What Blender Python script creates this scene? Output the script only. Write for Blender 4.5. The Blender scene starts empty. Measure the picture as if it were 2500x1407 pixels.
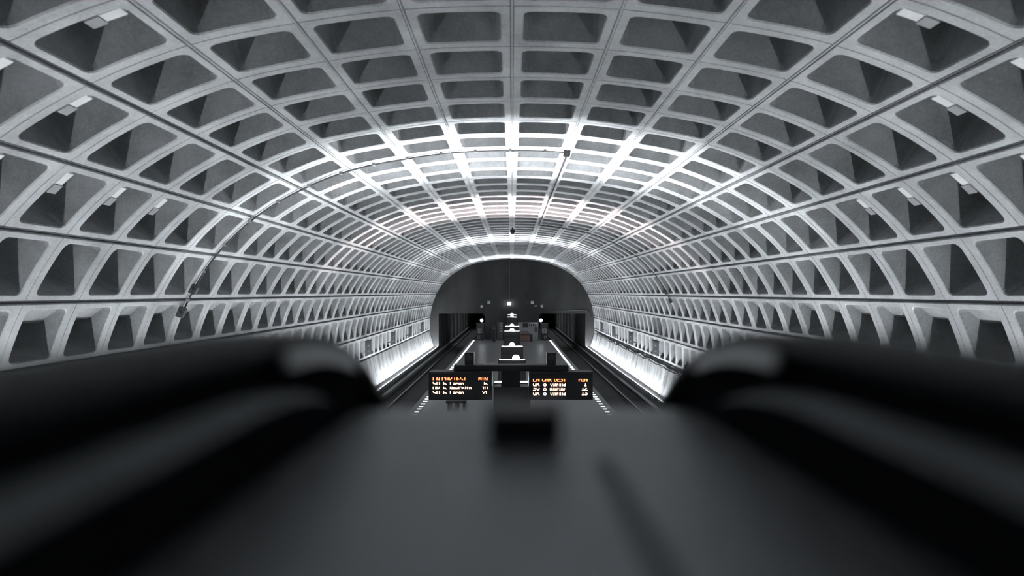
import bpy, bmesh, math, random
from mathutils import Vector, Matrix
random.seed(7)
S = bpy.context.scene
COL = S.collection

# ------------------------------------------------------------------ camera, world, exposure
CAMZ = 4.75                      # eye above the platform
FPX = 1700.0
cd = bpy.data.cameras.new('camera'); cam = bpy.data.objects.new('camera', cd); COL.objects.link(cam)
cam.location = (0, 0, CAMZ); cam.rotation_euler = (math.radians(90), 0, 0)
cd.sensor_width = 36; cd.lens = FPX/2500*36; cd.shift_y = 11/2500
cd.clip_start = .02; cd.clip_end = 400
cd.dof.use_dof = True; cd.dof.focus_distance = 22; cd.dof.aperture_fstop = 0.98
S.camera = cam
w = bpy.data.worlds.new('world'); S.world = w; w.use_nodes = True
w.node_tree.nodes['Background'].inputs[0].default_value = (.5, .6, .7, 1)
w.node_tree.nodes['Background'].inputs[1].default_value = .02
S.view_settings.view_transform = 'Standard'; S.view_settings.look = 'None'
S.view_settings.gamma = 1; S.view_settings.use_curve_mapping = False
S.view_settings.exposure = 0.0
LAMP_COVE = 340.0                 # emission of the tubes in the wall coves
LAMP_TOP = 13000.0                  # emission of the pylon uplights

# ------------------------------------------------------------------ materials
def nt(name):
    m = bpy.data.materials.new(name); m.use_nodes = True
    return m, m.node_tree, m.node_tree.nodes['Principled BSDF']
def flat(name, c, rough=.6, metal=0, emit=None, es=0, bump=0):
    m, t, b = nt(name)
    b.inputs['Base Color'].default_value = (*c, 1); b.inputs['Roughness'].default_value = rough
    b.inputs['Metallic'].default_value = metal
    tc = t.nodes.new('ShaderNodeTexCoord'); n = t.nodes.new('ShaderNodeTexNoise'); n.inputs['Scale'].default_value = 9
    n.inputs['Detail'].default_value = 4
    t.links.new(tc.outputs['Object'], n.inputs['Vector'])
    r = t.nodes.new('ShaderNodeValToRGB')
    r.color_ramp.elements[0].color = (*[v*.86 for v in c], 1); r.color_ramp.elements[1].color = (*[min(1, v*1.12) for v in c], 1)
    t.links.new(n.outputs['Fac'], r.inputs[0]); t.links.new(r.outputs[0], b.inputs['Base Color'])
    if emit:
        b.inputs['Emission Color'].default_value = (*emit, 1); b.inputs['Emission Strength'].default_value = es
    return m
def concrete(name, lo, hi, scale=.8, streak=False, bump=.25):
    m, t, b = nt(name)
    b.inputs['Roughness'].default_value = .88; b.inputs['Specular IOR Level'].default_value = .25
    tc = t.nodes.new('ShaderNodeTexCoord')
    n1 = t.nodes.new('ShaderNodeTexNoise'); n1.inputs['Scale'].default_value = scale; n1.inputs['Detail'].default_value = 8; n1.inputs['Roughness'].default_value = .65
    n2 = t.nodes.new('ShaderNodeTexNoise'); n2.inputs['Scale'].default_value = 26; n2.inputs['Detail'].default_value = 6; n2.inputs['Roughness'].default_value = .7
    t.links.new(tc.outputs['Object'], n1.inputs['Vector']); t.links.new(tc.outputs['Object'], n2.inputs['Vector'])
    mx = t.nodes.new('ShaderNodeMath'); mx.operation = 'MULTIPLY_ADD'; mx.inputs[1].default_value = .35
    t.links.new(n2.outputs['Fac'], mx.inputs[0]); 
    m2 = t.nodes.new('ShaderNodeMath'); m2.operation = 'MULTIPLY'; m2.inputs[1].default_value = .65
    t.links.new(n1.outputs['Fac'], m2.inputs[0]); t.links.new(m2.outputs[0], mx.inputs[2])
    src = mx.outputs[0]
    if streak:     # water stains running down the wall: noise stretched in z
        mp = t.nodes.new('ShaderNodeMapping'); mp.inputs['Scale'].default_value = (.6, 1.1, .16)
        n3 = t.nodes.new('ShaderNodeTexNoise'); n3.inputs['Scale'].default_value = 1.0; n3.inputs['Detail'].default_value = 5
        t.links.new(tc.outputs['Object'], mp.inputs[0]); t.links.new(mp.outputs[0], n3.inputs['Vector'])
        m3 = t.nodes.new('ShaderNodeMix'); m3.inputs[0].default_value = .62
        t.links.new(src, m3.inputs[2]); t.links.new(n3.outputs['Fac'], m3.inputs[3]); src = m3.outputs[0]
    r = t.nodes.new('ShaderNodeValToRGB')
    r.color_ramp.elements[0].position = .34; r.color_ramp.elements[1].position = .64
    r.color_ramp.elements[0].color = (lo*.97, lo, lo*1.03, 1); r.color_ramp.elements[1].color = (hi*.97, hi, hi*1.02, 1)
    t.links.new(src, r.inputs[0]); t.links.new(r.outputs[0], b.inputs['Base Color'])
    bp = t.nodes.new('ShaderNodeBump'); bp.inputs['Strength'].default_value = bump; bp.inputs['Distance'].default_value = .02
    t.links.new(n2.outputs['Fac'], bp.inputs['Height']); t.links.new(bp.outputs[0], b.inputs['Normal'])
    return m
M = {}
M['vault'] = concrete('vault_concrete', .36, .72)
M['recess'] = concrete('recess_concrete', .19, .43, .9)  # darker than the vault: grime plus the coffers' shade put into the colour
M['cove'] = concrete('stained_concrete', .05, .34, 1.2, streak=True)
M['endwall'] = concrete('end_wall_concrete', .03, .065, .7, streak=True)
M['ledge'] = concrete('ledge_concrete', .08, .2, 2)
M['platform'] = flat('platform_tile', (.27, .275, .29), .33)
M['granite'] = flat('granite_edge', (.26, .265, .27), .5)
M['trackbed'] = concrete('trackbed_concrete', .018, .05, 1.5)
M['rail'] = flat('rail_steel', (.35, .36, .37), .3, .9)
M['railside'] = flat('rail_side', (.03, .03, .032), .8)
M['cover'] = flat('cover_board', (.16, .165, .17), .6)
M['black'] = flat('black_metal', (.012, .013, .015), .45)
M['dark'] = flat('dark_bronze', (.035, .037, .04), .45)
M['cable'] = flat('cable_black', (.05, .05, .052), .6)
M['matte'] = flat('matte_black', (.014, .015, .017), 1.0)
M['matte'].node_tree.nodes['Principled BSDF'].inputs['Specular IOR Level'].default_value = 0
M['galv'] = flat('galvanised', (.35, .36, .37), .45, .4)
M['white'] = flat('white_paint', (.8, .81, .82), .5)
M['signgrey'] = flat('sign_grey', (.075, .08, .09), .5)
M['rubber'] = flat('black_rubber', (.045, .048, .052), .6)
M['steel'] = flat('brushed_steel', (.40, .41, .43), .42, .75)
M['ledge_steel'] = flat('ledge_steel', (.5, .52, .54), .5, .35)
M['rail_highlight'] = flat('painted_highlight', (.95, .96, .97), .5, .1)  # pale colour standing in for the highlight on the handrail's inner side
M['poster'] = flat('poster_paper', (.30, .31, .32), .6)
M['poster_red'] = flat('poster_red', (.22, .135, .125), .6)
M['ink'] = flat('ink', (.02, .02, .025), .6)
M['tube'] = flat('lamp_tube', (.9, .9, .9), .5, 0, (.93, .97, 1.0), LAMP_COVE)
M['lamp'] = flat('lamp_face', (.9, .9, .9), .5, 0, (.95, .98, 1.0), LAMP_TOP)
M['lamp_pink'] = flat('lamp_face_pink', (.9, .9, .9), .5, 0, (1.0, .86, .84), LAMP_TOP)
M['bulb'] = flat('bulb', (.9, .9, .9), .5, 0, (.93, .98, 1.0), 30)
M['bulb_pink'] = flat('bulb_pink', (.9, .9, .9), .5, 0, (1.0, .72, .68), 30)
M['lamp_mid'] = flat('lamp_face_mid', (.9, .9, .9), .5, 0, (.95, .98, 1.0), LAMP_TOP*.06)
M['lamp_dim'] = flat('lamp_face_dim', (.9, .9, .9), .5, 0, (.95, .98, 1.0), 14)
M['tunnel_lamp'] = flat('tunnel_lamp', (.9, .9, .9), .5, 0, (.95, .98, 1.0), 150)
M['mezz_lamp'] = flat('mezz_lamp', (.9, .9, .9), .5, 0, (.95, .98, 1.0), 60)
M['globe'] = flat('globe_lamp', (.9, .9, .9), .5, 0, (.95, .97, 1.0), 14)
M['edge_light'] = flat('edge_light', (.9, .9, .9), .5, 0, (.97, .99, 1.0), 3)
M['led_red'] = flat('led_red', (.2, .05, .02), .5, 0, (1.0, .20, .07), 5)
M['led_warm'] = flat('led_warm', (.2, .1, .05), .5, 0, (1.0, .60, .42), 5)
M['led_white'] = flat('led_white', (.2, .2, .2), .5, 0, (.85, 1.0, 1.0), 3)

# ------------------------------------------------------------------ mesh helpers
def link(name, bm, mat, parent=None, smooth=False):
    me = bpy.data.meshes.new(name); bmesh.ops.recalc_face_normals(bm, faces=bm.faces); bm.to_mesh(me); bm.free()
    me.materials.append(mat)
    if smooth:
        for p in me.polygons: p.use_smooth = True
    o = bpy.data.objects.new(name, me); COL.objects.link(o)
    if parent: o.parent = parent
    return o
def box(bm, x0, x1, y0, y1, z0, z1, bev=0):
    r = bmesh.ops.create_cube(bm, size=1)
    vs = r['verts']
    for v in vs:
        v.co = Vector(((x0+x1)/2+v.co.x*(x1-x0), (y0+y1)/2+v.co.y*(y1-y0), (z0+z1)/2+v.co.z*(z1-z0)))
    if bev:
        es = list({e for v in vs for e in v.link_edges})
        bmesh.ops.bevel(bm, geom=es, offset=bev, segments=2, affect='EDGES', profile=.5)
def tube(bm, pts, r, n=8, caps=True):
    pts = [Vector(p) for p in pts]; rings = []
    for i, p in enumerate(pts):
        d = (pts[min(i+1, len(pts)-1)]-pts[max(i-1, 0)]).normalized()
        a = d.orthogonal().normalized() if i == 0 else (rings_a - d*rings_a.dot(d)).normalized()
        rings_a = a; b = d.cross(a)
        rings.append([bm.verts.new(p+(a*math.cos(2*math.pi*k/n)+b*math.sin(2*math.pi*k/n))*r) for k in range(n)])
    for i in range(len(rings)-1):
        for k in range(n):
            bm.faces.new((rings[i][k], rings[i][(k+1) % n], rings[i+1][(k+1) % n], rings[i+1][k]))
    if caps: bm.faces.new(rings[0]); bm.faces.new(rings[-1])
def ball(bm, c, r, seg=16):
    g = bmesh.ops.create_uvsphere(bm, u_segments=seg, v_segments=seg//2, radius=r)
    for v in g['verts']: v.co += Vector(c)
def prism(bm, poly, y0, y1):      # poly of (x, z)
    a = [bm.verts.new((x, y0, z)) for x, z in poly]; b = [bm.verts.new((x, y1, z)) for x, z in poly]
    n = len(poly)
    for i in range(n): bm.faces.new((a[i], a[(i+1) % n], b[(i+1) % n], b[i]))
    bm.faces.new(a); bm.faces.new(b)
def boxobj(name, mat, dims, parent=None, bev=0):
    bm = bmesh.new(); box(bm, *dims, bev=bev); return link(name, bm, mat, parent)
def empty(name, loc=(0, 0, 0)):
    o = bpy.data.objects.new(name, None); o.empty_display_size = .2; COL.objects.link(o); o.location = loc; return o
def tag(o, label, cat, group=None):
    o['label'] = label; o['category'] = cat
    if group: o['group'] = group
    return o
def struct(o, label=None):
    o['kind'] = 'structure'
    if label: o['label'] = label
    return o

# ------------------------------------------------------------------ vault profile
U = 1/24.0
half = [(0, 81), (31, 80), (61, 76.2), (91, 70), (119.5, 58.8), (146, 42.7), (168, 21.2), (183.5, -4), (193.5, -30.5), (198.8, -60.5), (200, -91)]
PTS = {i: Vector((half[i][0]*U, half[i][1]*U+CAMZ)) for i in range(11)}
for i in range(1, 11): PTS[-i] = Vector((-PTS[i].x, PTS[i].y))
PTS[11] = PTS[10]*2-PTS[9]; PTS[-11] = PTS[-10]*2-PTS[-9]
def prof(u):
    i = max(-10, min(9, math.floor(u))); t = u-i
    p0, p1, p2, p3 = PTS[i-1] if i > -11 else PTS[i], PTS[i], PTS[i+1], PTS[min(11, i+2)]
    return .5*((2*p1)+(-p0+p2)*t+(2*p0-5*p1+4*p2-p3)*t*t+(-p0+3*p1-3*p2+p3)*t**3)
def pnorm(u):                    # outward normal
    d = (prof(u+.02)-prof(u-.02)).normalized()
    n = Vector((-d.y, d.x))
    if n.dot(prof(u)-Vector((0, 2.5))) < 0: n = -n
    return n
def P3(u, y, w): 
    p = prof(u)+pnorm(u)*w
    return Vector((p.x, y, p.y))
PITCH = 1.355; Z0 = 8.2
KMIN, KMAX = -9, 46
YEND = Z0+KMAX*PITCH             # 70.5
YBEG = Z0+KMIN*PITCH
OPEN_Y, OPEN_A = .745, .775

def ring(ha, hy, r, w):
    """rounded rectangle, counter-clockwise, 4 corners x 4 points + 3 between on the arc-direction sides"""
    out = []; r = max(r, .004)
    cs = [(ha-r, hy-r, 0), (-(ha-r), hy-r, 90), (-(ha-r), -(hy-r), 180), (ha-r, -(hy-r), 270)]
    for ci, (cx, cy, a0) in enumerate(cs):
        for k in range(4):
            a = math.radians(a0+30*k); out.append((cx+r*math.cos(a), cy+r*math.sin(a), w))
        if ci in (0, 2):
            nx = cs[(ci+1) % 4]; sx = out[-1][0]; ex = nx[0]; y = out[-1][1]
            for j in (1, 2, 3): out.append((sx+(ex-sx)*j/4, y, w))
    return out
bm = bmesh.new()
for i in range(-10, 10):
    L = (prof(i+1)-prof(i)).length
    big = .05 if (i < -3 or i >= 3) else .035
    for k in range(KMIN, KMAX):
        yc = Z0+(k+.5)*PITCH; ha, hy = L/2, PITCH/2
        g1, g2 = (.042 if i < -3 or i > 2 else .024), .012
        oa, oy = ha*OPEN_A, hy*OPEN_Y
        row = i if i >= 0 else -1-i
        dep = .15 if row == 9 else .64
        rings = [ring(ha, hy, 0, .07), ring(ha-g1*.8, hy-g2*.8, 0, .07), ring(ha-g1, hy-g2, 0, .0), ring(oa+.015, oy+.015, .12, 0.0),
                 ring(oa, oy, .105, .02), ring(oa-.035, oy-.035, .08, dep)]
        # thin raised lip near the joints
        vr = []
        for ri, rg in enumerate(rings):
            vr.append([bm.verts.new(P3(i+.5+a/L, yc+b, w_)) for a, b, w_ in rg])
        n = len(rings[0])
        for q in range(len(vr)-1):
            for j in range(n):
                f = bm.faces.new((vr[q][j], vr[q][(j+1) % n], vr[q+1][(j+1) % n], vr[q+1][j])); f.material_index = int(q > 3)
        if row in (7, 8):               # the upper part of the low coffers is shallower
            sg = -1 if i >= 0 else 1; fr, wd = ((.42, .34), (.42, .34))[row-7]
            a0 = sg*(oa-.002); a1 = sg*(oa-2*oa*fr); hv = []
            for a_, w0_ in ((a0, .12), (a1, wd)):
                for w_ in (w0_, .6): hv.append([bm.verts.new(P3(i+.5+a_/L, yc+b_, w_)) for b_ in (-oy+.002, oy-.002)])
            (p, q2, r2, t2) = hv
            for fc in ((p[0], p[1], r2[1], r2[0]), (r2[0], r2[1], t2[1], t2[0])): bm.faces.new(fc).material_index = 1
        # back panel of the coffer, as strips
        b = vr[-1]; # indices: c0 0-3, side 4-6, c1 7-10, c2 11-14, side 15-17, c3 18-21
        top = b[0:11][3:8]; bot = b[11:22][3:8][::-1]
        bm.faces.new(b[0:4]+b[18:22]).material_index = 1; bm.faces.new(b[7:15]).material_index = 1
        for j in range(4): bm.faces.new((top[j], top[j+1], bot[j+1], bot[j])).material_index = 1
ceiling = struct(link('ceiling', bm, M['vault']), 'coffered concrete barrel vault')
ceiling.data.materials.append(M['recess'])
# weather strip beads in the longitudinal joints
for u in range(-9, 10):
    bm = bmesh.new()
    w_ = .045 if abs(u) > 3 else .006
    tube(bm, [P3(u, YBEG, w_), P3(u, YEND, w_)], .018, 6)
    struct(link('trim_1', bm, M['signgrey'] if abs(u) > 3 else M['vault']))

# ------------------------------------------------------------------ lower walls, ledge, track trough
XB, ZB = 189*U, -131*U+CAMZ       # foot of the cove wall
for s, nm in ((-1, 'wall_left'), (1, 'wall_right')):
    bm = bmesh.new()
    p0 = PTS[10]; 
    prf = [(p0.x+.07, p0.y-.005), (p0.x+.07, p0.y-.05), (p0.x-.02, p0.y-.055)]
    if s > 0:                     # the right wall has a plain band and a small set-off under the coffers
        prf += [(p0.x-.03, p0.y-.34), (p0.x-.07, p0.y-.36)]
    q0, q1, q2 = Vector(prf[-1]), Vector((197*U, -112*U+CAMZ)), Vector((XB, ZB-.22))
    for j in range(1, 11):
        t = j/10; p = q0*(1-t)**2+q1*2*t*(1-t)+q2*t*t; prf.append((p.x, p.y))
    npan = 18; y0 = YBEG; step = (YEND-YBEG)/npan*1.0
    for j in range(npan):
        a, b = y0+j*step, y0+(j+1)*step
        for (ya, yb, off) in ((a+.02, b-.02, 0), (b-.02, b+.02, .06)):
            if yb > YEND: yb = YEND
            va = [bm.verts.new((s*(x+off), ya, z)) for x, z in prf]; vb = [bm.verts.new((s*(x+off), yb, z)) for x, z in prf]
            for q in range(len(prf)-1): bm.faces.new((va[q], va[q+1], vb[q+1], vb[q]))
    struct(link(nm, bm, M['cove'], smooth=False))
    # ledge with the light trough beside the wall; blocks along its top
    bm = bmesh.new()
    yy = YBEG
    while yy < YEND-.1:
        y2 = min(yy+.62, YEND)
        prism(bm, [(s*x, z) for x, z in ((7.40, ZB+.06), (7.425, ZB+.06), (7.425, ZB-.06), (7.53, ZB-.06), (7.53, ZB-.01), (XB+.02, ZB-.01), (XB+.02, ZB-.3), (7.5, ZB-.3), (7.5, ZB-.75), (7.40, ZB-.75))], yy+.012, y2-.012)
        prism(bm, [(s*x, z) for x, z in ((7.54, ZB-.04), (XB, ZB-.04), (XB, ZB-.25), (7.54, ZB-.25))], y2-.012, y2+.012)
        yy = y2
    struct(link('trim_2', bm, M['ledge']), 'concrete ledge at the foot of the wall')
# cove lamps
def cove(s):
    side = 'left' if s < 0 else 'right'
    y = YBEG+.3; first = None; n = 0
    while y < YEND-1.5:
        if first is None:
            root = empty('cove_light', (s*7.475, y, ZB-.012))
            bm = bmesh.new(); tube(bm, [(0, 0, 0), (0, 2.6, 0)], .022, 6); t = link('lamp_tube', bm, M['tube'], root)
            h = boxobj('lamp_housing', M['white'], (-.035, .035, 0, 2.6, -.028, -.021), root)
            first = root
        else:
            root = first.copy(); COL.objects.link(root); root.location = (s*7.475, y, ZB-.012)
            for ch in (t, h): c = ch.copy(); COL.objects.link(c); c.parent = root
        tag(root, 'fluorescent cove lamp in the trough at the foot of the %s wall' % side, 'light', 'cove lamps along the %s wall' % side)
        y += 2.75; n += 1
cove(-1); cove(1)

ZBED = CAMZ-5.98
bm = bmesh.new()
for s in (-1, 1): box(bm, min(s*3.2, s*7.5), max(s*3.2, s*7.5), YBEG, YEND+110, ZBED-.2, ZBED)
struct(link('floor', bm, M['trackbed']), 'dark track bed')
PE = 4.10
bm = bmesh.new(); box(bm, -PE+.45, PE-.45, 6.5, YEND-.02, -.5, 0); box(bm, -3.3, 3.3, YBEG, 6.5, -.5, 0)
struct(link('floor', bm, M['platform']), 'tiled island platform')
for s in (-1, 1):
    bm = bmesh.new()
    box(bm, min(s*(PE-.45), s*PE), max(s*(PE-.45), s*PE), 6.5, YEND-.02, -.18, .004)
    box(bm, min(s*3.2, s*3.6), max(s*3.2, s*3.6), 6.5, YEND-.02, ZBED, -.5)
    struct(link('trim_3', bm, M['granite']), 'granite edge strip of the platform')

def running_rail(x, lab):
    y0, y1 = YBEG, YEND+105; z = ZBED
    root = empty('running_rail', (x, y0, z))
    bm = bmesh.new(); L = y1-y0
    prism(bm, [(-.07, 0), (.07, 0), (.07, .012), (.012, .03), (.012, .11), (-.012, .11), (-.012, .03), (-.07, .012)], 0, L)
    link('rail_web', bm, M['railside'], root)
    bm = bmesh.new(); prism(bm, [(-.036, .11), (.036, .11), (.036, .145), (.028, .155), (-.028, .155), (-.036, .145)], 0, L)
    link('rail_head', bm, M['rail'], root)
    tag(root, lab, 'rail')
def third_rail(x, lab):
    y0, y1 = YBEG, YEND+95; root = empty('third_rail', (x, y0, ZBED))
    L = y1-y0
    bm = bmesh.new(); prism(bm, [(-.05, .12), (.05, .12), (.05, .25), (-.05, .25)], 0, L); link('contact_rail', bm, M['railside'], root)
    bm = bmesh.new(); prism(bm, [(-.11, .38), (.11, .38), (.13, .33), (.13, .2), (.11, .2), (.11, .32), (-.11, .35)], 0, L); link('cover_board', bm, M['cover'], root)
    bm = bmesh.new(); prism(bm, [(-.12, 0), (.12, 0), (.06, .12), (-.06, .12)], 0, L); link('plinth', bm, M['railside'], root)
    tag(root, lab, 'rail')
for s, sd in ((-1, 'left'), (1, 'right')):
    running_rail(s*4.9, 'steel running rail of the %s track, next to the platform edge' % sd)
    running_rail(s*6.33, 'steel running rail of the %s track, the one farther from the platform' % sd)
    third_rail(s*7.02, 'covered power rail between the %s track and the bright wall' % sd)

# platform edge lights
bmx = bmesh.new(); box(bmx, -.085, .085, -.07, .07, 0, .012, bev=.003)
el = link('edge_light', bmx, M['edge_light']); used = False
y = 15.0
while y < YEND-1.4:
    for s, sd in ((-1, 'left'), (1, 'right')):
        o = el if not used else el.copy()
        if used: COL.objects.link(o)
        used = True
        o.location = (s*3.78, y, .003)
        tag(o, 'small white light set in the granite strip of the %s platform edge' % sd, 'light', 'platform edge lights, %s side' % sd)
    y += .665

# ------------------------------------------------------------------ end wall with portals and tunnels
ZP = CAMZ-2.14                    # portal head
PX0, PX1 = 2.75, 7.42
bm = bmesh.new()
up = [u*.25 for u in range(-40, 41)]
arch = [(prof(u).x, prof(u).y) for u in up]
def at_z(z):
    for a, b in zip(arch, arch[1:]):
        if a[1] <= z < b[1]: return a[0]+(b[0]-a[0])*(z-a[1])/(b[1]-a[1])
xe = at_z(ZP)
poly = [(xe, ZP)]+[p for p in arch if p[1] > ZP]+[(-xe, ZP)]
prism(bm, poly, YEND, YEND+.9)
low = [p for p in arch if p[1] <= ZP and p[0] > 0]
for s in (-1, 1):
    pl = [(s*PX1, ZP), (s*-xe, ZP)]+[(s*x, z) for x, z in low]+[(s*8.15, 0.2), (s*(XB+.02), ZB-.3), (s*PX1, ZB-.3)]
    prism(bm, pl, YEND, YEND+.9)
prism(bm, [(-PX1, ZP), (PX1, ZP), (PX1, ZP-.001), (-PX1, ZP-.001)], YEND, YEND+.9)
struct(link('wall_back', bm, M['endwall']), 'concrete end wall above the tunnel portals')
bm = bmesh.new(); box(bm, -PX0, PX0, YEND+.05, YEND+.9, -1.3, ZP)
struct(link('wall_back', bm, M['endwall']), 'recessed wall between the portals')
bm = bmesh.new()
box(bm, -4.6, 4.6, YEND-.02, YEND, .72+CAMZ, .75+CAMZ)
for x in (-6.1, -5.2, 5.6): box(bm, x-.01, x+.01, YEND-.012, YEND, ZP+.05, CAMZ+.7)
struct(link('trim_4', bm, M['ink']))
for s, sd in ((-1, 'left'), (1, 'right')):
    bm = bmesh.new()
    box(bm, min(s*7.45, s*7.8), max(s*7.45, s*7.8), YEND+.9, YEND+110, ZBED, ZP+.3)
    k = 0
    while k < 15:
        yy = YEND+9+k*5.5; box(bm, min(s*7.2, s*7.45), max(s*7.2, s*7.45), yy, yy+.8, ZBED, ZP+.3); k += 1
    box(bm, min(s*2.2, s*2.7), max(s*2.2, s*2.7), YEND+.9, YEND+110, ZBED, ZP+.3)
    box(bm, min(s*2.2, s*7.8), max(s*2.2, s*7.8), YEND+.9, YEND+110, ZP+.3, ZP+.6)
    struct(link('wall_%s' % sd, bm, M['cove']), 'tunnel wall beyond the %s portal' % sd)
    fr = None
    for k in range(6):
        if fr is None:
            bm = bmesh.new(); box(bm, -.05, .05, -.3, .3, -.06, .06, bev=.01); fr = link('tunnel_lamp', bm, M['tunnel_lamp']); o = fr
        else: o = fr.copy(); COL.objects.link(o)
        o.location = (s*7.38, YEND+9.0+.8+.9+k*5.5, 2.0)
        tag(o, 'small lamp on the tunnel wall beyond the %s portal' % sd, 'light', 'lamps in the %s tunnel' % sd)

# ------------------------------------------------------------------ pylons with uplights
ZT = CAMZ-2.04
def pylon(y, lab, lampmat, bulbmat, off=0.0):
    r = empty('lamp_pylon', (0, y, 0))
    boxobj('pylon_body', M['dark'], (-.42, .42, 0, .42, 0, ZT-.32), r, bev=.02)
    bm = bmesh.new()                       # open trough that holds the lamp
    box(bm, -.42, .42, 0, .03, ZT-.32, ZT+.0); box(bm, -.42, .42, .24, .42, ZT-.32, ZT)
    box(bm, -.42, -.39, .03, .24, ZT-.32, ZT-.01); box(bm, .39, .42, .03, .24, ZT-.32, ZT-.01)
    link('trough', bm, M['dark'], r)
    boxobj('reflector', M['white'], (-.385, .385, .225, .239, ZT-.03, ZT+.004), r)
    boxobj('lamp_strip', lampmat, (-.375, .375, .045, .115, ZT-.20, ZT-.17), r)
    bm = bmesh.new(); ball(bm, (off, .13, ZT+.04), .11); link('lamp_bulb', bm, bulbmat, r, smooth=True)
    bm = bmesh.new(); tube(bm, [(off, .13, ZT-.27), (off, .13, ZT-.04)], .03, 12); link('lamp_socket', bm, M['galv'], r)
    return tag(r, lab, 'lamp', 'row of lamp pylons on the platform centreline')
pylon(15.72, 'dark lamp pylon directly behind the sign mast', M['lamp'], M['bulb'])
pylon(21.0, 'wide dark lamp pylon just above the sign crossbeam, bulb right of centre', M['lamp_mid'], M['bulb'], .12)
pylon(26.2, 'dark lamp pylon with a pinkish glowing bulb on top', M['lamp_pink'], M['bulb_pink'])
pylon(36.6, 'dark lamp pylon behind the pinkish one, cool white bulb', M['lamp_mid'], M['bulb'])
pylon(41.8, 'dark lamp pylon with a faint thin light strip, beside the poster board', M['lamp'], M['globe'])
pylon(57.8, 'small far lamp pylon, lower of the two bright dashes', M['lamp_mid'], M['bulb'])
pylon(63.6, 'farthest lamp pylon, upper of the two bright dashes by the end wall', M['lamp'], M['bulb'])

# ------------------------------------------------------------------ sign mast with departure displays
YS = 14.9
def px(x, y_, z):                # pixel of the photograph -> world at distance z (design help only)
    return ((x-1250)*z/FPX, CAMZ-(y_-714.5)*z/FPX)
mast = empty('sign_mast', (0, YS, 0))
def mb(name, x0, y0, x1, y1, d0, d1, mat, z=YS, par=mast, bev=.01):
    a = px(x0, y0, z); b = px(x1, y1, z)
    return boxobj(name, mat, (a[0], b[0], d0, d1, b[1], a[1]), par, bev)
boxobj('mast_post', M['black'], (-.235, .18, .05, .4, 0, px(0, 900, YS)[1]), mast, .01)
boxobj('post_base', M['dark'], (-.39, .39, 0, .5, 0, px(0, 946, YS)[1]), mast, .02)
mb('crossbeam', 1108, 892, 1388, 906.9, 0, .35, M['black'])
tag(mast, 'black T-shaped sign mast standing on the platform', 'mast')
F = {
'L':["10000","10000","10000","10000","10000","10000","11111"],'N':["10001","11001","11001","10101","10011","10011","10001"],
'C':["01110","10001","10000","10000","10000","10001","01110"],'A':["01110","10001","10001","11111","10001","10001","10001"],
'R':["11110","10001","10001","11110","10100","10010","10001"],'D':["11110","10001","10001","10001","10001","10001","11110"],
'E':["11111","10000","10000","11110","10000","10000","11111"],'S':["01111","10000","10000","01110","00001","00001","11110"],
'T':["11111","00100","00100","00100","00100","00100","00100"],'M':["10001","11011","10101","10101","10001","10001","10001"],
'I':["111","010","010","010","010","010","111"],'V':["10001","10001","10001","10001","10001","01010","00100"],
'6':["01110","10000","10000","11110","10001","10001","01110"],'8':["01110","10001","10001","01110","10001","10001","01110"],
'0':["01110","10001","10001","10001","10001","10001","01110"],'1':["010","110","010","010","010","010","111"],
'2':["01110","10001","00001","00110","01000","10000","11111"],'3':["01110","10001","00001","00110","00001","10001","01110"],
'O':["01110","10001","10001","10001","10001","10001","01110"],'W':["10001","10001","10001","10101","10101","11011","10001"],
'a':["00000","00000","01110","00001","01111","10001","01111"],'r':["00000","00000","10110","11001","10000","10000","10000"],
'g':["00000","00000","01111","10001","01111","00001","01110"],'o':["00000","00000","01110","10001","10001","10001","01110"],
'e':["00000","00000","01110","10001","11111","10000","01110"],'w':["00000","00000","10001","10101","10101","10101","01010"],
'l':["110","010","010","010","010","010","111"],'t':["0100","0100","1110","0100","0100","0101","0010"],
'n':["00000","00000","11110","10001","10001","10001","10001"],'i':["010","000","110","010","010","010","111"],
'h':["10000","10000","10110","11001","10001","10001","10001"]}
def led(bm, s, xpx, ypx, width, rows, fy):
    cols = sum(len(F[c][0]) for c in s)+len(s)-1
    cp = width/cols; x = xpx
    for c in s:
        g = F[c]
        for ri, rr in enumerate(rows):
            for ci, ch in enumerate(g[rr]):
                if ch == '1':
                    a = px(x+ci*cp-.08, ypx+ri*1.55-.1, YS); b = px(x+(ci+1)*cp+.08, ypx+ri*1.55+1.5, YS)
                    box(bm, a[0], b[0], fy-.004, fy, b[1], a[1])
        x += (len(g[0])+1)*cp
def display(x0, y0, x1, y1, lab, lines, rows):
    r = empty('departure_display', (0, YS, 0)); 
    mb('display_housing', x0, y0, x1, y1, -.12, .3, M['black'], par=r)
    mb('hood', x0+4, y0+2, x1-4, y0+6, -.17, -.12, M['black'], par=r, bev=0)
    mb('screen', x0+6, y0+8, x1-6, y1-6, -.125, -.12, M['ink'], par=r, bev=0)
    for words, y, mat in lines:
        bm = bmesh.new()
        for s, xa, wd in words: led(bm, s, xa, y, wd, rows, -.125)
        link('text_row', bm, mat, r)
    return tag(r, lab, 'sign')
o = display(1047.5, 907, 1201.5, 975.5, 'left departure display on the mast, orange rows with Largo and NewCrltn', [
    ([('LN', 1058.5, 16.5), ('CAR', 1080.5, 24), ('DEST', 1110.5, 28.5), ('MIN', 1169, 21.5)], 920.6, M['led_red']),
    ([('SV', 1058.5, 16.5), ('6', 1083.5, 8), ('Largo', 1100, 33), ('6', 1182.5, 8)], 931.8, M['led_warm']),
    ([('OR', 1058.5, 16.5), ('6', 1083.5, 8), ('NewCrltn', 1100, 52), ('10', 1179, 11.5)], 942.6, M['led_warm']),
    ([('SV', 1058.5, 16.5), ('6', 1083.5, 8), ('Largo', 1100, 33), ('21', 1178.5, 11.5)], 953.4, M['led_warm'])], (1, 2, 3, 4))
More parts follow.
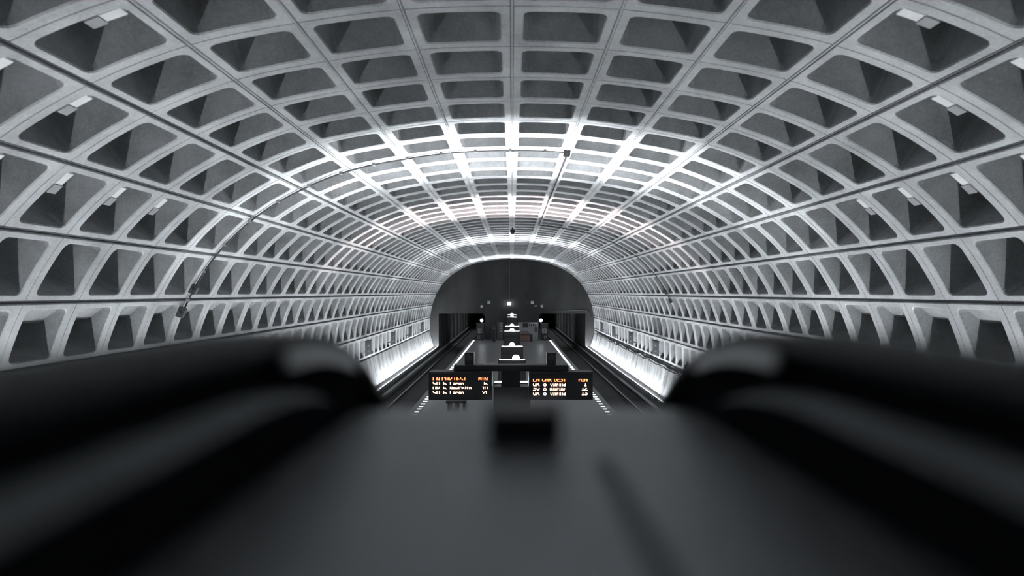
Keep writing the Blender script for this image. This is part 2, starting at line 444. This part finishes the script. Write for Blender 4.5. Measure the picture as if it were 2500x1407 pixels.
o = display(1290.5, 907, 1446, 975, 'right departure display on the mast, orange rows with Vienna and Wiehle', [
    ([('LN', 1301, 15.5), ('CAR', 1323, 23), ('DEST', 1352.5, 28), ('MIN', 1411.5, 21)], 924.2, M['led_red']),
    ([('OR', 1301, 15.5), ('8', 1325.5, 8), ('Vienna', 1343, 36.5), ('1', 1425.5, 4.5)], 935.2, M['led_warm']),
    ([('SV', 1301, 15.5), ('8', 1325.5, 8), ('Wiehle', 1342, 36), ('12', 1419.5, 13)], 946.2, M['led_warm']),
    ([('OR', 1301, 15.5), ('Vienna', 1343, 36.5), ('13', 1419.5, 13)], 957.2, M['led_warm'])], (3, 4, 5, 6))
bm = bmesh.new(); led(bm, '8', 1325.5, 957.2, 8, (3, 4, 5, 6), -.125); link('white_text', bm, M['led_white'], o)['label'] = 'single white character'
for s, sd, x0, x1 in ((-1, 'left', 1134, 1157), (1, 'right', 1335, 1358)):
    r = empty('speaker_box', (0, YS, 0))
    mb('cabinet', x0, 862, x1, 891.8, .02, .33, M['black'], par=r, bev=.01)
    c = px((x0+x1)/2, 873.5, YS)
    bm = bmesh.new(); tube(bm, [(c[0], .022, c[1]), (c[0], .0, c[1])], .07, 20); link('speaker_cone', bm, M['dark'], r)
    tag(r, 'black speaker box on the %s arm of the sign crossbeam' % sd, 'speaker')

# ------------------------------------------------------------------ bench
r = empty('bench', (0, 0, 0)); zb = 27.6
xa, xb = px(1088, 0, zb)[0], px(1138, 0, zb)[0]
boxobj('seat', M['black'], (xa, xb, zb, zb+1.5, .36, .45), r, .02)
for xx in (xa+.1, (xa+xb)/2, xb-.1): boxobj('leg', M['dark'], (xx-.045, xx+.045, zb+.15, zb+1.35, 0, .36), r)
tag(r, 'dark bench on the platform below the left departure display', 'bench')

# ------------------------------------------------------------------ things at the far end of the platform
YE = YEND-1.6
def far(name, mat, x0, y0, x1, y1, d=.3, par=None, z=YE, bev=0):
    a = px(x0, y0, z); b = px(x1, y1, z); return boxobj(name, mat, (a[0], b[0], z, z+d, 0 if y1 > 829 else b[1], a[1]), par, bev)
for s, sd, gx, x0, x1 in ((-1, 'left', 1176, 1163, 1181), (1, 'right', 1320.5, 1320, 1338)):
    r = empty('globe_lamp', (0, 0, 0)); z = YE-.4
    c = px(gx, 782.5, z)
    bm = bmesh.new(); ball(bm, (c[0], z, c[1]), .15); link('globe', bm, M['globe'], r, smooth=True)
    bm = bmesh.new(); tube(bm, [(c[0], z+.02, 0), (c[0], z+.02, c[1]-.1)], .035, 8); link('lamp_post', bm, M['dark'], r)
    bm = bmesh.new(); tube(bm, [(c[0], z, c[1]-.2), (c[0], z, c[1]-.1)], .08, 10); link('lamp_collar', bm, M['dark'], r)
    tag(r, 'round white globe lamp on a thin post at the %s end of the platform' % sd, 'lamp')
    r = empty('equipment_rack', (0, 0, 0))
    far('rack_frame', M['black'], x0, 792, x1, 829.9, .4, r, YE)
    far('rack_top', M['dark'], x0-1, 789, x1+1, 792, .45, r, YE-.02)
    m = (x0+x1)/2
    far('notice_plate', M['poster'], m-5.5, 803, m+5.5, 814, .03, r, YE-.04)
    far('notice_mark', M['ink'], m-1.5, 806, m+1.5, 809, .01, r, YE-.055)
    far('dial', M['poster'], m-7 if s < 0 else m-1, 820, m-1 if s < 0 else m+5, 827, .03, r, YE-.03)
    far('dial_face', M['ink'], m-5.5 if s < 0 else m+.5, 821.5, m-2.5 if s < 0 else m+3.5, 825.5, .01, r, YE-.045)
    for q in range(5): far('slat', M['signgrey'], x0+1+q*3.4, 794, x0+2.2+q*3.4, 801, .02, r, YE-.03)
    tag(r, 'black equipment rack with a pale notice under the %s globe lamp' % sd, 'rack')
r = empty('notice_board', (0, 0, 0))
far('board_panel', M['poster'], 1265, 787.5, 1314, 829.9, .12, r, YE)
far('board_frame', M['dark'], 1313.5, 786, 1315, 829.9, .14, r, YE-.02)
far('picture', M['ink'], 1276, 789, 1289, 800, .02, r, YE-.03)
for q in range(4): far('lettering', M['ink'], 1291+q*5, 791+(q % 2), 1294.5+q*5, 796.5, .01, r, YE-.02)
far('map', M['signgrey'], 1305, 798, 1312, 811, .01, r, YE-.02)
tag(r, 'wide pale notice board with dark picture and lettering right of the pylons', 'board')
r = empty('poster_stand', (0, 0, 0)); zz = YE-1.5
far('poster_panel', M['poster_red'], 1268, 812, 1293, 834, .1, r, zz); far('frame_bar', M['ink'], 1268, 817, 1297, 819, .12, r, zz-.02)
far('side_panel', M['ink'], 1294, 817, 1300, 834, .4, r, zz)
for q in range(4): far('lettering', M['ink'], 1273+q*4.6, 808.5, 1276+q*4.6, 811, .01, r, zz-.02)
tag(r, 'low reddish poster stand in front of the notice board', 'poster')
r = empty('information_cabinet', (0, 0, 0))
far('cabinet_body', M['signgrey'], 1214, 787, 1227.5, 829.9, .4, r, YE)
for q in range(2): 
    far('pale_panel', M['poster'], 1219.5, 789+q*12, 1227, 799.5+q*12, .02, r, YE-.03); far('button', M['ink'], 1222, 792+q*12, 1225, 795+q*12, .01, r, YE-.045)
tag(r, 'tall narrow cabinet with two pale panels left of the pylons', 'cabinet')
r = empty('map_stand', (0, 0, 0))
far('stand_frame', M['signgrey'], 1201, 797, 1210, 835, .1, r, zz); far('map_sheet', M['ink'], 1202.5, 799, 1208.5, 832, .01, r, zz-.015)
far('caption', M['poster'], 1203.5, 801, 1207.5, 803, .01, r, zz-.03)
tag(r, 'thin upright map stand left of the narrow cabinet', 'stand')
def plate(x, y_, w_, h_, mat, lab):
    zz = YEND-.04; a = px(x-w_/2, y_-h_/2, zz); b = px(x+w_/2, y_+h_/2, zz)
    r = empty('wall_plate', ((a[0]+b[0])/2, YEND, (a[1]+b[1])/2)); hw, hh = (b[0]-a[0])/2, (a[1]-b[1])/2
    boxobj('plate', mat, (-hw, hw, -.04, 0, -hh, hh), r, .004); boxobj('plate_rim', M['dark'], (-hw-.02, hw+.02, -.02, 0, -hh-.02, hh+.02), r)
    tag(r, lab, 'sign')
plate(1193.5, 739, 7.2, 7.6, M['white'], 'pale square plate on the end wall, upper left of centre')
plate(1176, 748.5, 6, 6, M['white'], 'small pale square plate above the left globe lamp')
plate(1204, 738.5, 10, 7, M['endwall'], 'dim oblong plate right of the upper left pale square')
plate(1299.5, 739, 7.2, 7, M['white'], 'pale square plate on the end wall, upper right of centre')
plate(1323, 748, 6, 6.5, M['white'], 'small pale square plate above the right globe lamp')
plate(1288, 739, 10, 7, M['endwall'], 'dim oblong plate left of the upper right pale square')
plate(1308, 747.5, 6, 4, M['poster'], 'small dim plate between the two pale squares on the right')
# hanging lamp in front of the end wall with its conduit
r = empty('pendant_lamp', (0, 0, 0)); zz = YEND-.5
a = px(1238.5, 737, zz); b = px(1248, 746, zz)
boxobj('lamp_box', M['lamp_dim'], (a[0]+.03, b[0]-.03, zz, zz+.2, b[1]+.03, a[1]-.03), r)
for q in (0, 1):
    boxobj('frame_bar', M['white'], (a[0], b[0], zz-.03, zz+.22, b[1] if q else a[1]-.04, b[1]+.04 if q else a[1]), r)
bm = bmesh.new(); tube(bm, [((a[0]+b[0])/2, zz+.1, a[1]), ((a[0]+b[0])/2, zz+.1, px(0, 640, zz)[1])], .018, 6); link('conduit', bm, M['galv'], r)
bm = bmesh.new(); c0 = (a[0]+b[0])/2; zt = px(0, 640, zz)[1]
tube(bm, [(c0, zz+.1, zt), (c0+.05, zz+.1, zt+.1), (c0+.15, zz+.1, zt+.14), (px(1276, 0, zz)[0], zz+.1, zt+.14)], .018, 6); link('conduit_bend', bm, M['galv'], r)
tag(r, 'small square lamp hanging on a thin conduit before the end wall', 'lamp')
# door head pipe at the right portal
bm = bmesh.new(); z = YEND-.06
tube(bm, [(*[px(1352, 759, z)[0], z], px(0, 759.5, z)[1]), (px(1425, 0, z)[0], z, px(0, 757, z)[1]), (px(1436, 0, z)[0], z, px(0, 760, z)[1]), (px(1441, 0, z)[0], z, px(0, 769, z)[1]), (px(1443, 0, z)[0], z, px(0, 778, z)[1])], .045, 8)
tag(link('wall_pipe', bm, M['dark']), 'pipe running above the right tunnel portal and bending down', 'pipe')

# ------------------------------------------------------------------ conduits and cameras on the vault
def arc_conduit(y, u0, u1, lab, r_=.022):
    rt = empty('vault_conduit', (0, 0, 0)); n = int(abs(u1-u0)*8)
    bm = bmesh.new(); tube(bm, [P3(u0+(u1-u0)*i/n, y, -.05) for i in range(n+1)], r_, 6); link('pipe', bm, M['cable'], rt)
    for i in range(2, n, 5):
        bm = bmesh.new(); p = P3(u0+(u1-u0)*i/n, y, -.04); box(bm, p.x-.03, p.x+.03, p.y-.05, p.y+.05, p.z-.03, p.z+.03); link('clamp', bm, M['galv'], rt)
    return tag(rt, lab, 'conduit')
def ubox(bm, u, y, w0, w1, du, dy):
    vs = []
    for w_ in (w0, w1):
        vs.append([bm.verts.new(P3(u+a*du, y+b*dy, w_)) for a, b in ((-1, -1), (1, -1), (1, 1), (-1, 1))])
    bm.faces.new(vs[0]); bm.faces.new(vs[1])
    for j in range(4): bm.faces.new((vs[0][j], vs[0][(j+1) % 4], vs[1][(j+1) % 4], vs[1][j]))
YC1 = Z0+6*PITCH+.02              # 16.35
c1 = arc_conduit(YC1, -7.25, .98, 'thin dark conduit arching over the near vault rib from the left')
bm = bmesh.new(); tube(bm, [P3(1.02, YC1, -.05), P3(1.02, YC1+17.5, -.05)], .022, 6); link('pipe', bm, M['cable'], c1)
def jbox(u, y, lab, sz=.062):
    r = empty('junction_box', (0, 0, 0))
    bm = bmesh.new(); ubox(bm, u, y, -.13, -.0, sz, .075); link('box_body', bm, M['cable'], r)
    bm = bmesh.new(); ubox(bm, u, y, -.145, -.13, sz*.8, .06); link('box_lid', bm, M['dark'], r)
    bm = bmesh.new(); p = P3(u, y, -.08); tube(bm, [p, p+Vector((0, -.12, 0))], .03, 8); link('gland', bm, M['cable'], r)
    return tag(r, lab, 'box')
jbox(1.0, YC1, 'dark junction box where the arching conduit meets the lengthwise joint')
jbox(-6.75, YC1-.05, 'dark box on the left conduit, above the horizontal joint', .085)
jbox(-7.25, YC1-.12, 'dark box ending the left conduit, below the horizontal joint', .1)
YC2 = YC1+17.5
arc_conduit(YC2, 1.02, 7.3, 'thin dark conduit arching down the right side far away')
jbox(6.8, YC2, 'far dark box on the right conduit, above the horizontal joint', .085)
jbox(7.2, YC2-.05, 'far dark box on the right conduit, below the horizontal joint', .085)
# dome camera on the crown
y = 1700*(3.375-.25)/(568-714.5)*-1
r = empty('dome_camera', (.03, y, CAMZ+3.375))
bm = bmesh.new(); tube(bm, [(0, 0, 0), (0, 0, -.14)], .05, 10); link('mount', bm, M['black'], r)
bm = bmesh.new(); tube(bm, [(0, 0, -.10), (0, 0, -.22)], .13, 16); link('camera_body', bm, M['black'], r)
bm = bmesh.new(); ball(bm, (0, 0, -.24), .11); link('dome', bm, M['dark'], r, True)
tag(r, 'black dome camera hanging from the vault crown', 'camera')

# ------------------------------------------------------------------ white boxes inside the near coffers
def cbox(i, k, s, lab, amount=.42):
    # i: row between joint i and i+1 ; upper edge is joint i
    L = (prof(i+1)-prof(i)).length
    ut = i+.5-.5*OPEN_A; ub = ut+amount/L
    y0 = Z0+(k+.5)*PITCH-PITCH/2*OPEN_Y+.005; y1 = y0+.15
    r = empty('coffer_panel', (0, 0, 0))
    def bx(name, u0, u1, w0, w1, ya, yb, mat):
        bm = bmesh.new(); vs = []
        for w_ in (w0, w1): vs.append([bm.verts.new(P3(s*u, yy, w_)) for u, yy in ((u0, ya), (u1, ya), (u1, yb), (u0, yb))])
        bm.faces.new(vs[0]); bm.faces.new(vs[1])
        for j in range(4): bm.faces.new((vs[0][j], vs[0][(j+1) % 4], vs[1][(j+1) % 4], vs[1][j]))
        link(name, bm, mat, r)
    m = ut+(ub-ut)*.62
    bx('face_panel', ut+.02, m, .0, .3, y0, y1, M['white']); bx('lower_box', m, ub, -.01, .3, y0, y1+.03, M['poster'])
    tag(r, lab, 'fixture')
nm = {3: 'third', 4: 'fourth', 5: 'fifth'}
for s, sd in ((-1, 'left'), (1, 'right')):
    cbox(3, -1, s, 'white box fixture in the nearest coffer of the highest row that has one, %s side' % sd)
    cbox(4, -1, s, 'white box fixture cut by the %s frame edge, in the middle row of fixtures' % sd)
    cbox(4, 0, s, 'white box fixture in the middle row of fixtures, fully in view, %s side' % sd)
    cbox(5, 0, s, 'white box fixture at the %s frame edge in the lowest row of fixtures' % sd)
    cbox(5, 1, s, 'large white box fixture in the lowest row of fixtures, %s side' % sd)
    cbox(5, 2, s, 'narrow white box fixture in the lowest row, next towards the tunnel, %s side' % sd)
    cbox(5, 3, s, 'barely visible box fixture, farthest of the lowest row, %s side' % sd)

# ------------------------------------------------------------------ station signs before the lowest coffer row
spots = [(17, 'nearest'), (21.4, 'second nearest')]
def wsign(s, y, lab):
    r = empty('station_sign', (s*8.0, y, CAMZ-3.05))
    boxobj('sign_panel', M['signgrey'], (-.03, .03, 0, 1.5, -.42, .35), r, .01)
    boxobj('top_rail', M['black'], (-.04, .04, -.02, 1.52, .35, .40), r)
    for q in (.25, 1.2): boxobj('bracket', M['black'], (min(s*.03, s*.3), max(s*.03, s*.3), q, q+.05, -.3, -.26), r)
    for q in range(2): boxobj('lettering', M['poster'], (min(-s*.033, -s*.03), max(-s*.033, -s*.03), .45, 1.05-.2*q, .05-.3*q, .13-.3*q), r)
    tag(r, lab, 'sign', 'station signs on the %s wall' % ('left' if s < 0 else 'right'))
# (y from the left pixel of the sign, at x = 8.0)
for s in (-1, 1):
    sd = 'left' if s < 0 else 'right'
    for dx, nmx in ((358, 'nearest and largest'), (295, 'second nearest'), (252, 'third nearest'), (222, 'farthest')):
        wsign(s, 1700*8.0/dx, 'small dark grey sign along the %s wall, %s of its row' % (sd, nmx))
# wavy cable on the right wall
bm = bmesh.new(); pts = []; y = 12
while y < YEND-2:
    pts.append((PTS[10].x-.11, y, PTS[10].y-.30+random.uniform(-.05, .05)+.03*math.sin(y*1.7))); y += .45
tube(bm, pts, .04, 6)
tag(link('wall_cable', bm, M['cable']), 'wavy black cable sagging along the bright lower right wall', 'cable')

# ------------------------------------------------------------------ escalator top in the foreground
CX = .018
def drop(y, y0, R, ang=math.radians(30)):
    if y < y0: return 0
    ye = y0+R*math.sin(ang)
    if y < ye: return R-math.sqrt(R*R-(y-y0)**2)
    return R*(1-math.cos(ang))+(y-ye)*math.tan(ang)
ys_f = [-.9+.15*i for i in range(10)]+[.55+.03*i for i in range(45)]+[1.95+.4*i for i in range(16)]
def sweep(name, prof2, y0, R, mat, par, ya=-9, yb=99, smooth=False, shift=0):
    bm = bmesh.new(); rings = []
    for y in [v for v in ys_f if ya <= v <= yb]:
        d = drop(y, y0, R); rings.append([bm.verts.new((x, y, CAMZ+h-d)) for x, h in prof2])
    n = len(prof2)
    for a, b in zip(rings, rings[1:]):
        for j in range(n): bm.faces.new((a[j], a[(j+1) % n], b[(j+1) % n], b[j]))
    bm.faces.new(rings[0]); bm.faces.new(rings[-1])
    return link(name, bm, mat, par, smooth)
XI = .205
def rrect(x0, x1, z0, z1, r, n=4):
    o = []
    for cx, cz, a0 in ((x1-r, z1-r, 0), (x0+r, z1-r, 90), (x0+r, z0+r, 180), (x1-r, z0+r, 270)):
        for k in range(n+1):
            a = math.radians(a0+90*k/n); o.append((cx+r*math.cos(a), cz+r*math.sin(a)))
    return o
YB, RB = .645, 1.0
deck = empty('escalator_deck', (0, 0, 0))
sweep('deck_panel', [(CX-.22, -.154), (CX+.22, -.154), (CX+.22, -.30), (CX-.22, -.30)], .83, 1.15, M['steel'], deck)
tag(deck, 'wide brushed steel deck between the two escalator handrails', 'escalator deck')
sweep('cover_joint', [(.076, -.1535), (.090, -.1535), (.090, -.1525), (.076, -.1525)], .83, 1.15, M['rubber'], deck, ya=-.9, yb=.66)
for s, sd in ((-1, 'left'), (1, 'right')):
    r = empty('balustrade', (0, 0, 0))
    f = lambda pr: [(CX+s*x, h) for x, h in pr]
    sweep('side_ledge', f([(.222, -.100), (.25, -.088), (.30, -.088), (.30, -.16), (.226, -.16)]), .55, 1.15, M['ledge_steel'], r)
    sweep('edge_molding', f([(.2205, -.099), (.2225, -.099), (.2245, -.20), (.2205, -.20)]), .55, 1.15, M['matte'], r)
    sweep('rail_guide', f([(.246, -.052), (.275, -.052), (.275, -.40), (.246, -.40)]), YB, RB, M['matte'], r)
    sweep('highlight_strip', f([(.2205, -.070), (.2235, -.0545), (.2265, -.0545), (.2265, -.070)]), YB, RB*1.1, M['rail_highlight'], r, ya=.62, yb=.91)  # reflected sheen at the rail's bend, put in as a pale strip
    sweep('outer_panel', f([(.30, -.14), (.33, -.14), (.33, -1.05), (.30, -1.05)]), .83, 1.15, M['steel'], r)
    tag(r, 'dark escalator balustrade under the %s handrail' % sd, 'balustrade')
    h = sweep('handrail', f(rrect(.2225, .31, -.054, -.036, .0085)), YB, RB, M['rubber'], None, smooth=True)
    tag(h, 'large blurred black rubber handrail on the %s, curving down at its end' % sd, 'handrail')
r = empty('sensor_box', (0, 0, 0))
boxobj('box_body', M['black'], (-.025, .05, .70, .78, CAMZ-.154, CAMZ-.124), r, .004)
boxobj('box_lid', M['black'], (-.027, .052, .698, .782, CAMZ-.124, CAMZ-.121), r)
tag(r, 'small black box standing on the steel deck below the sign mast', 'box')

# uplights of the mezzanine behind the eye, and its floor
for s, sd in ((-1, 'left'), (1, 'right')):
    r = empty('uplight', (s*4.6, -2.2, 0))
    boxobj('lamp_post', M['dark'], (-.1, .1, -.1, .1, 3.6, 4.3), r); boxobj('lamp_pan', M['dark'], (-.5, .5, -.2, .2, 4.3, 4.36), r)
    boxobj('lamp_strip', M['mezz_lamp'], (-.45, .45, -.15, .15, 4.36, 4.38), r)
    tag(r, 'wide uplight standing on the mezzanine behind the %s handrail' % sd, 'light')
bm = bmesh.new(); box(bm, -6.2, 6.2, YBEG, -.9, 3.45, 3.6); struct(link('floor', bm, M['platform']), 'mezzanine floor')
